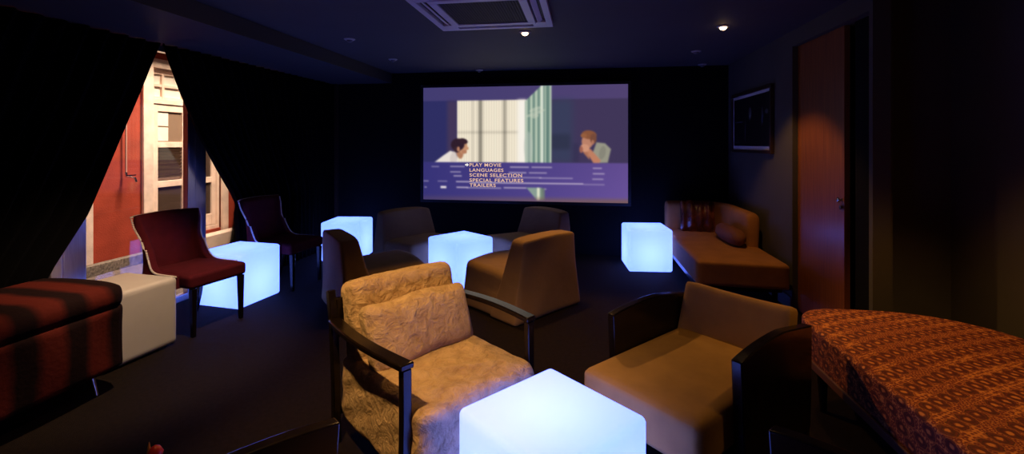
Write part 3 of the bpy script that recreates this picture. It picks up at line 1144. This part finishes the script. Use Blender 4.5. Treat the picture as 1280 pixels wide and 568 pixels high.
o = obj('bolster', bm, M['sofa_velvet2'], None, angle=80, loc=(1.555, 5.16, 0.528), rot=(math.radians(-12), 0, math.radians(-87)))
tag(o, 'small dark brown bolster cushion lying on the rust chaise seat', 'cushion')

# ------------------------------------------------------------------ framed picture on the right wall
pf = thing('framed_picture', 'framed black picture with a pale border hanging on the right wall', 'picture', (XR, 5.385, 1.735))
hy, hz = 0.60, 0.345
bm = bmesh.new()
for y0, y1, z0, z1 in ((-hy, hy, hz - 0.035, hz), (-hy, hy, -hz, -hz + 0.035), (-hy, -hy + 0.035, -hz + 0.035, hz - 0.035), (hy - 0.035, hy, -hz + 0.035, hz - 0.035)):
    box(bm, -0.035, -0.002, y0, y1, z0, z1)
obj('frame', bm, M['frame_wood'], pf, bevel=0.003)
box_obj('mat_board', (-0.016, -0.003, -hy + 0.035, hy - 0.035, -hz + 0.035, hz - 0.035), M['mat_board'], pf)
pr = box_obj('print', (-0.018, -0.0165, -hy + 0.065, hy - 0.065, -hz + 0.075, hz - 0.065), M['ink'], pf)
for y0, y1, z0, z1 in ((-0.36, -0.33, -0.06, 0.14), (-0.50, -0.42, 0.06, 0.11), (-0.05, 0.05, 0.02, 0.16), (0.14, 0.16, -0.24, 0.02), (0.32, 0.50, -0.235, -0.225), (0.32, 0.46, -0.215, -0.205), (0.22, 0.50, 0.00, 0.02)):
    bm = bmesh.new()
    yc, zc = (y0 + y1) / 2, (z0 + z1) / 2
    vs = [bm.verts.new((-0.0185, yc + math.cos(k * PI / 8) * (y1 - y0) / 2, zc + math.sin(k * PI / 8) * (z1 - z0) / 2)) for k in range(16)]
    bm.faces.new(list(reversed(vs)))
    obj('print_figure', bm, M['print_grey'], pr, smooth=False)

# ------------------------------------------------------------------ the screen
SX0, SX1, SZ0, SZ1 = -2.205, 0.59, 0.712, 2.275
YS = 6.135
sc_ = thing('projection_screen', 'wide projection screen on the end wall showing a film menu', 'screen', ((SX0 + SX1) / 2, YB, (SZ0 + SZ1) / 2))
cx, cz = (SX0 + SX1) / 2, (SZ0 + SZ1) / 2
hw, hh = (SX1 - SX0) / 2, (SZ1 - SZ0) / 2
bm = bmesh.new()
b = 0.04
for x0, x1, z0, z1 in ((-hw - b, hw + b, hh, hh + b), (-hw - b, hw + b, -hh - b, -hh), (-hw - b, -hw, -hh, hh), (hw, hw + b, -hh, hh)):
    box(bm, x0, x1, -0.075, -0.005, z0, z1)
obj('screen_frame', bm, M['black_plastic'], sc_, bevel=0.004)

def srgb(c):
    c = np.asarray(c, float) / 255.0
    return np.where(c <= 0.04045, c / 12.92, ((c + 0.055) / 1.055) ** 2.4)

def paint():
    """the projected picture, drawn in a frame of 807 x 454 units."""
    NX, NY = 404, 228
    X, Y = np.meshgrid(np.linspace(0, 807, NX), np.linspace(0, 454, NY))
    img = np.zeros((NY, NX, 3))
    def sm(v, a, b_):
        t = np.clip((v - a) / (b_ - a), 0, 1)
        return t * t * (3 - 2 * t)
    def put(mask, color):
        nonlocal img
        c = np.asarray(color, float)
        img = img * (1 - mask[..., None]) + (c if c.ndim == 3 else c[None, None]) * mask[..., None]
    def rect(x0, x1, y0, y1, s=2.0):
        return sm(X, x0 - s, x0 + s) * (1 - sm(X, x1 - s, x1 + s)) * sm(Y, y0 - s, y0 + s) * (1 - sm(Y, y1 - s, y1 + s))
    def ell(x, y, rx, ry, rot=0.0, s=0.12):
        c, n_ = math.cos(rot), math.sin(rot)
        u = ((X - x) * c + (Y - y) * n_) / rx
        v = (-(X - x) * n_ + (Y - y) * c) / ry
        return 1 - sm(np.sqrt(u * u + v * v), 1 - s, 1 + s)
    def poly(pts, s=2.0):
        inside = np.full(X.shape, 1e9)
        n_ = len(pts)
        area = sum(pts[i][0] * pts[(i + 1) % n_][1] - pts[(i + 1) % n_][0] * pts[i][1] for i in range(n_))
        sg = 1 if area > 0 else -1
        for i in range(n_):
            (xa, ya), (xb, yb) = pts[i], pts[(i + 1) % n_]
            l_ = math.hypot(xb - xa, yb - ya)
            dist = sg * ((xb - xa) * (Y - ya) - (yb - ya) * (X - xa)) / l_
            inside = np.minimum(inside, dist)
        return sm(inside, -s, s)
    fx = (X / 807)[..., None]
    fy = (Y / 454)[..., None]
    base = np.array([66, 60, 112]) * (1 - fx) + np.array([80, 66, 112]) * fx
    img[:] = base
    # dim wall at the left, the room beyond on the right
    put(rect(-9, 140, 54, 302), (46, 46, 98))
    put(rect(100, 142, 54, 302, 12), (66, 54, 88))
    put(rect(512, 830, 54, 302, 3), (64, 54, 88))
    put(rect(512, 600, 54, 302, 25) * 0.6, (52, 66, 92))
    put(rect(512, 590, 190, 250, 14) * 0.5, (40, 44, 62))
    # window blinds: pale vertical strips with soft shade between
    strip = 225 + 18 * np.sin(X * 0.62) + 8 * np.sin(X * 1.7)
    shade = 1 - 0.42 * np.exp(-((X - 236) / 9) ** 2) - 0.30 * np.exp(-((X - 334) / 8) ** 2) - 0.12 * np.exp(-((X - 205) / 5) ** 2)
    shade *= 1 - 0.12 * np.exp(-((Y - 182) / 6) ** 2)
    bl = np.clip(np.stack([strip * 1.05, strip * 1.0, strip * 0.90], -1) * shade[..., None], 0, 255)
    put(rect(141, 418, 54, 302, 2), bl)
    put(rect(385, 420, 54, 302, 12), (246, 240, 230))
    # glass partition seen edge on
    g = 0.5 + 0.28 * np.sin(X * 0.33 + 1) + 0.22 * np.sin(X * 0.9 + Y * 0.012)
    gl = np.stack([70 + 150 * g, 105 + 125 * g, 100 + 105 * g], -1)
    gl = np.clip(gl, 0, 250)
    put(poly([(415, 60), (478, 0), (518, 0), (518, 302), (415, 302)], 2), gl)
    put(rect(478, 486, 0, 302, 3) * 0.9, (232, 236, 222))
    put(rect(497, 503, 0, 302, 3) * 0.7, (60, 96, 92))
    for (yy, ww) in ((108, 40), (92, 26), (120, 14)):
        put(ell(455, yy, ww, 7, -0.35) * 0.5, (205, 210, 190))
    put(ell(428, 240, 18, 60) * 0.5, (180, 190, 180))
    # seated man, left: dark hair, profile to the right, pale shirt
    put(poly([(46, 303), (82, 276), (112, 256), (134, 262), (148, 303)], 3), (232, 222, 214))
    put(ell(128, 282, 16, 26, 0.3) * 0.5, (196, 182, 178))
    put(ell(152, 262, 14, 26, -0.15), (176, 122, 92))
    put(ell(166, 240, 17, 27, 0.1), (198, 146, 112))
    put(ell(181, 246, 7, 7), (198, 146, 112))
    put(ell(170, 260, 11, 8), (180, 124, 94))
    put(ell(143, 231, 28, 25, -0.1), (48, 30, 44))
    put(ell(166, 217, 19, 11, 0.25), (52, 32, 44))
    put(ell(140, 251, 13, 12), (58, 38, 48))
    put(ell(146, 249, 6, 10), (186, 128, 98))
    # man on the right, hands raised to his mouth, pale shirt
    put(poly([(690, 222), (722, 226), (744, 248), (732, 300), (684, 302), (676, 262)], 3), (150, 148, 132))
    put(ell(712, 262, 12, 26, 0.2) * 0.5, (120, 118, 108))
    put(ell(656, 218, 22, 28, 0.1), (186, 128, 104))
    put(ell(662, 193, 28, 17, 0.12), (136, 84, 58))
    put(ell(678, 208, 12, 20, 0.0), (118, 74, 58))
    put(ell(642, 196, 12, 9), (150, 94, 62))
    put(ell(676, 222, 5, 9), (176, 116, 94))
    put(poly([(642, 302), (640, 262), (628, 248), (652, 238), (664, 262), (662, 302)], 3), (172, 112, 88))
    put(poly([(668, 302), (660, 272), (648, 252), (668, 248), (706, 292), (700, 302)], 3), (190, 126, 98))
    put(ell(646, 244, 18, 15, 0.3), (206, 146, 118))
    put(ell(632, 250, 7, 13), (160, 98, 82))
    put(rect(600, 624, 226, 300, 9) * 0.3, (40, 40, 70))
    # menu panel
    pn = np.array([58, 54, 126]) * (1 - fx) + np.array([90, 70, 132]) * fx
    pn = pn * (0.94 + 0.22 * fy * fx)
    put(rect(-9, 830, 302, 470, 1.5), np.clip(pn, 0, 255))
    def streak(x0, x1, y, a, h=2.4, c=(214, 200, 214)):
        put(rect(x0, x1, y - h, y + h, 1.6) * a, c)
    for x0, x1, y, a in ((34, 66, 320, .45), (112, 172, 319, .6), (355, 430, 320, .7), (440, 520, 320, .65), (676, 710, 322, .6),
                         (112, 156, 341, .6), (350, 420, 342, .7), (430, 500, 342, .6), (676, 720, 343, .6),
                         (126, 160, 357, .7), (470, 600, 362, .5), (674, 716, 364, .55), (300, 480, 361, .5),
                         (0, 22, 379, .5), (60, 100, 379, .4), (136, 200, 380, .8), (200, 640, 383, .8), (640, 720, 385, .35),
                         (4, 14, 404, .6), (138, 186, 403, .85), (180, 320, 404, .6), (330, 420, 402, .75), (490, 498, 405, .6)):
        streak(x0, x1, y, a)
    streak(72, 96, 403, .95, 4.5, (236, 226, 226))
    put(poly([(420, 400), (480, 400), (486, 448), (460, 448)], 3) * 0.8, (150, 178, 150))
    put(rect(462, 472, 400, 449, 3), (226, 228, 200))
    put(rect(476, 492, 402, 447, 3) * .8, (112, 130, 112))
    # warm spill along the foot of the picture
    put(sm(Y, 428, 452) * (0.25 + 0.6 * X / 807), (122, 92, 84))
    for _ in range(4):      # soft focus of the projector
        p = np.pad(img, ((1, 1), (1, 1), (0, 0)), 'edge')
        img = (p[:-2, 1:-1] + p[2:, 1:-1] + p[1:-1, :-2] + p[1:-1, 2:] + 2 * p[1:-1, 1:-1]) / 6
    return srgb(np.clip(img, 0, 255)), NX, NY
PIX, NX, NY = paint()
me = bpy.data.meshes.new('picture')
gx, gz = np.meshgrid(np.linspace(-hw, hw, NX), np.linspace(hh, -hh, NY))
verts = np.stack([gx.ravel(), np.full(gx.size, YS - YB), gz.ravel()], -1)
idx = np.arange(NX * NY).reshape(NY, NX)
faces = np.stack([idx[:-1, :-1].ravel(), idx[1:, :-1].ravel(), idx[1:, 1:].ravel(), idx[:-1, 1:].ravel()], -1)
me.from_pydata(verts.tolist(), [], faces.tolist())
ca = me.color_attributes.new('picture', 'FLOAT_COLOR', 'POINT')
ca.data.foreach_set('color', np.concatenate([PIX.reshape(-1, 3), np.ones((NX * NY, 1))], 1).astype(np.float32).ravel())
m = bpy.data.materials.new('projected picture')
m.use_nodes = True
nt = m.node_tree
nt.nodes.remove(nt.nodes['Principled BSDF'])
at = nt.nodes.new('ShaderNodeVertexColor')
at.layer_name = 'picture'
e = nt.nodes.new('ShaderNodeEmission')
e.inputs['Strength'].default_value = 1.0
nt.links.new(at.outputs[0], e.inputs[0])
nt.links.new(e.outputs[0], nt.nodes['Material Output'].inputs[0])
me.materials.append(m)
pic = bpy.data.objects.new('picture', me)
COL.objects.link(pic)
pic.parent = sc_
# a thin backing so the sheet has a body
box_obj('backing', (-hw, hw, -0.060, -0.006, -hh, hh), M['black_plastic'], sc_)

txt = emit('menu lettering', tuple(srgb((240, 196, 164))), 1.0)
arrow = emit('menu arrow', tuple(srgb((245, 240, 235))), 1.0)
def px2(x, y):
    return (-hw + x / 807 * 2 * hw, hh - y / 454 * 2 * hh)
for text, yb, width in (('PLAY MOVIE', 316, 128), ('LANGUAGES', 336.5, 137), ('SCENE SELECTION', 356.5, 211), ('SPECIAL FEATURES', 377, 216), ('TRAILERS', 397, 106)):
    yb += 2.6
    def line_mesh(body):
        cu = bpy.data.curves.new('menu_word', 'FONT')
        cu.body = body
        cu.size = 0.066
        cu.space_character = 1.12
        cu.offset = 0.0008
        tmp = bpy.data.objects.new('menu_word_curve', cu)
        COL.objects.link(tmp)
        bpy.context.view_layer.update()
        mesh = bpy.data.meshes.new_from_object(tmp.evaluated_get(bpy.context.evaluated_depsgraph_get()))
        bpy.data.objects.remove(tmp)
        xs = [v.co.x for v in mesh.vertices]
        return mesh, min(xs), max(xs), max(v.co.y for v in mesh.vertices)
    full, w0, w1, h1 = line_mesh(text)
    sxk = (width / 807 * 2 * hw) / (w1 - w0)
    syk = (13.0 / 454 * 2 * hh) / h1
    X0, Z0 = px2(192, yb)
    words = text.split(' ')
    for k, wd_ in enumerate(words):
        mesh, a0, a1, _ = line_mesh(wd_)
        off = 0.0 if k == 0 else (w1 - w0) - (a1 - a0)
        for v in mesh.vertices:
            v.co = (X0 + (v.co.x - a0 + off) * sxk, YS - YB - 0.002, Z0 + v.co.y * syk)
        mesh.materials.clear()
        mesh.materials.append(txt)
        o = bpy.data.objects.new('menu_word', mesh)
        COL.objects.link(o)
        o.parent = pic
bm = bmesh.new()
for pts in ([(174, 309), (181, 309), (181, 304.5), (189, 312), (181, 319.5), (181, 315), (174, 315)],):
    vs = [bm.verts.new((px2(*p)[0], YS - YB - 0.002, px2(*p)[1])) for p in pts]
    bm.faces.new(vs)
obj('menu_arrow', bm, arrow, pic, smooth=False)

# ------------------------------------------------------------------ air conditioner
ac = thing('air_conditioner', 'square white four-way air conditioner cassette set in the ceiling', 'air conditioner', (-0.715, 3.335, ZC))
bm = bmesh.new()
H = 0.475
def ring_frame(bm, o_, i_, z0, z1):
    for x0, x1, y0, y1 in ((-o_, o_, i_, o_), (-o_, o_, -o_, -i_), (-o_, -i_, -i_, i_), (i_, o_, -i_, i_)):
        box(bm, x0, x1, y0, y1, z0, z1)
ring_frame(bm, H, 0.425, -0.035, -0.002)
ring_frame(bm, 0.345, 0.285, -0.040, -0.002)
for sx in (-1, 1):
    for sy in (-1, 1):
        box(bm, sx * 0.425 if sx < 0 else 0.315, sx * 0.315 if sx < 0 else 0.425, sy * 0.425 if sy < 0 else 0.315, sy * 0.315 if sy < 0 else 0.425, -0.034, -0.002)
obj('panel', bm, M['ac_white'], ac, bevel=0.004)
box_obj('duct', (-0.424, 0.424, -0.424, 0.424, -0.012, -0.003), M['ac_dark'], ac)
for k in range(4):
    bm = bmesh.new()
    prism(bm, [(-0.40, -0.022), (-0.365, -0.042), (-0.360, -0.038), (-0.397, -0.017)], 'x', -0.30, 0.30)
    obj('vane', bm, M['ac_white'], ac, rot=(0, 0, k * PI / 2), bevel=0.002)
bm = bmesh.new()
for i in range(29):
    p = -0.28 + i * 0.02
    box(bm, p - 0.003, p + 0.003, -0.284, 0.284, -0.032, -0.024)
    box(bm, -0.284, 0.284, p - 0.003, p + 0.003, -0.0325, -0.0245)
obj('grille', bm, M['ac_dark'], ac, smooth=False)

# ------------------------------------------------------------------ ceiling lamps
WARM = (1.0, 0.50, 0.13)
def downlight(x, y, label, lit, aim=None, power=0, cone=95, tilt=None, blend=0.35, visible=True, color=WARM):
    t = thing('ceiling_spotlight', label, 'spotlight', (x, y, ZC), 0, 'recessed ceiling spotlights')
    bm = bmesh.new()
    lathe(bm, [(0.030, -0.001), (0.052, -0.001), (0.052, -0.006), (0.040, -0.014), (0.030, -0.014)], n=24)
    obj('trim_ring', bm, M['trim_white'], t)
    bm = bmesh.new()
    bmesh.ops.create_uvsphere(bm, u_segments=20, v_segments=12, radius=0.029)
    for v in bm.verts:
        v.co.z = v.co.z * 0.75 - 0.014
    obj('lamp', bm, M['lamp_on'] if lit else M['lamp_off'], t)
    if power:
        L = bpy.data.lights.new('spot', 'SPOT')
        L.energy = power
        L.color = color
        L.spot_size = math.radians(cone)
        L.spot_blend = blend
        L.shadow_soft_size = 0.03
        lo = bpy.data.objects.new('spot', L)
        COL.objects.link(lo)
        lo.parent = t
        lo.location = (0, 0, -0.045)
        if aim:
            dv = Vector(aim) - Vector((x, y, ZC - 0.045))
            lo.rotation_euler = dv.to_track_quat('-Z', 'Y').to_euler()
    return t
downlight(-0.51, 4.07, 'lit warm ceiling spotlight at the corner of the air conditioner', True, (-0.1, 2.6, 0.4), 95, 100)
downlight(1.19, 4.13, 'lit warm ceiling spotlight on the right, between the screen and the door', True, (1.22, 4.2, 0), 42, 92)
downlight(1.22, 5.20, 'unlit ceiling spotlight above the rust chaise', False)
downlight(-2.23, 5.15, 'unlit ceiling spotlight left of the screen', False)
downlight(-2.21, 4.09, 'unlit ceiling spotlight nearest the soffit', False)
downlight(-1.39, 6.08, 'small ceiling spotlight tight above the screen', False)
downlight(1.50, 6.08, 'small ceiling spotlight in the far right corner of the ceiling', False)
# same row of fittings continued over the foreground, above the frame of the photograph
downlight(-1.05, 1.15, 'warm ceiling spotlight over the foreground seats', True, (-0.78, 2.15, 0.4), 195, 62, blend=0.7, color=(1.0, 0.56, 0.20))
downlight(1.55, 2.10, 'warm ceiling spotlight over the brocade ottoman', True, (1.85, 2.2, 0.3), 54, 82, blend=0.6)
downlight(-2.20, 2.75, 'warm ceiling spotlight over the window seats', True, (-3.0, 2.7, 0.3), 185, 58, blend=0.7, color=(1.0, 0.66, 0.40))

# ------------------------------------------------------------------ flower at the lower edge
x, y = W(-1.06, 1.34)
fl = thing('flower_vase', 'tip of a red flower with an amber leaf at the bottom edge, left', 'flower', (x, y, 0))
bm = bmesh.new()
lathe(bm, [(0.0, 0.0), (0.06, 0.0), (0.085, 0.06), (0.06, 0.22), (0.03, 0.36), (0.036, 0.40), (0.03, 0.40), (0.02, 0.3)], n=24)
obj('vase', bm, M['darkwood'], fl)
bm = bmesh.new()
tube(bm, [(0, 0, 0.30), (0.004, 0, 0.48), (0.012, 0, 0.565)], 0.004, 8)
obj('stem', bm, M['amber'], fl)
bm = bmesh.new()
lathe(bm, [(0.003, 0.0), (0.016, 0.012), (0.020, 0.028), (0.012, 0.044), (0.003, 0.050)], c=(0.014, 0, 0.555), n=14)
obj('petals', bm, M['red_glass'], fl)
bm = bmesh.new()
tube(bm, [(0.0, 0, 0.545), (-0.008, 0, 0.575), (-0.007, 0, 0.612)], [0.004, 0.007, 0.001], 8)
obj('leaf', bm, M['amber'], fl)

# ------------------------------------------------------------------ light in the alley
def area(name, loc, aim, size, power, color):
    L = bpy.data.lights.new(name, 'AREA')
    L.energy = power
    L.color = color
    L.size = size
    o = bpy.data.objects.new(name, L)
    COL.objects.link(o)
    o.location = loc
    o.rotation_euler = (Vector(aim) - Vector(loc)).to_track_quat('-Z', 'Y').to_euler()
    return o
area('alley_light', (-4.3, 5.6, 4.0), (-5.6, 5.6, 1.9), 0.8, 360, (1.0, 0.76, 0.56))
area('alley_sky', (-4.6, 4.2, 5.2), (-5.2, 5.0, 0.0), 1.6, 70, (1.0, 0.82, 0.7))

wd = bpy.data.worlds.new('night')
wd.use_nodes = True
wd.node_tree.nodes['Background'].inputs[0].default_value = (0.03, 0.04, 0.08, 1)
wd.node_tree.nodes['Background'].inputs[1].default_value = 0.05
SC.world = wd

# ------------------------------------------------------------------ camera
cam = bpy.data.cameras.new('camera')
co = bpy.data.objects.new('camera', cam)
COL.objects.link(co)
co.location = (0, 0, EYE)
co.rotation_euler = (PI / 2, 0, YAW)
cam.sensor_fit = 'HORIZONTAL'
cam.sensor_width = 36
cam.lens = 570 / 1280 * 36
cam.shift_y = -(284 - 180) / 1280
cam.clip_start = 0.05
SC.camera = co

vs = SC.view_settings
vs.view_transform = 'Standard'
vs.look = 'None'
vs.exposure = 0.0
vs.gamma = 1.0
vs.use_curve_mapping = False
SC.cycles.use_denoising = True
SC.cycles.max_bounces = 6
SC.cycles.sample_clamp_indirect = 4.0
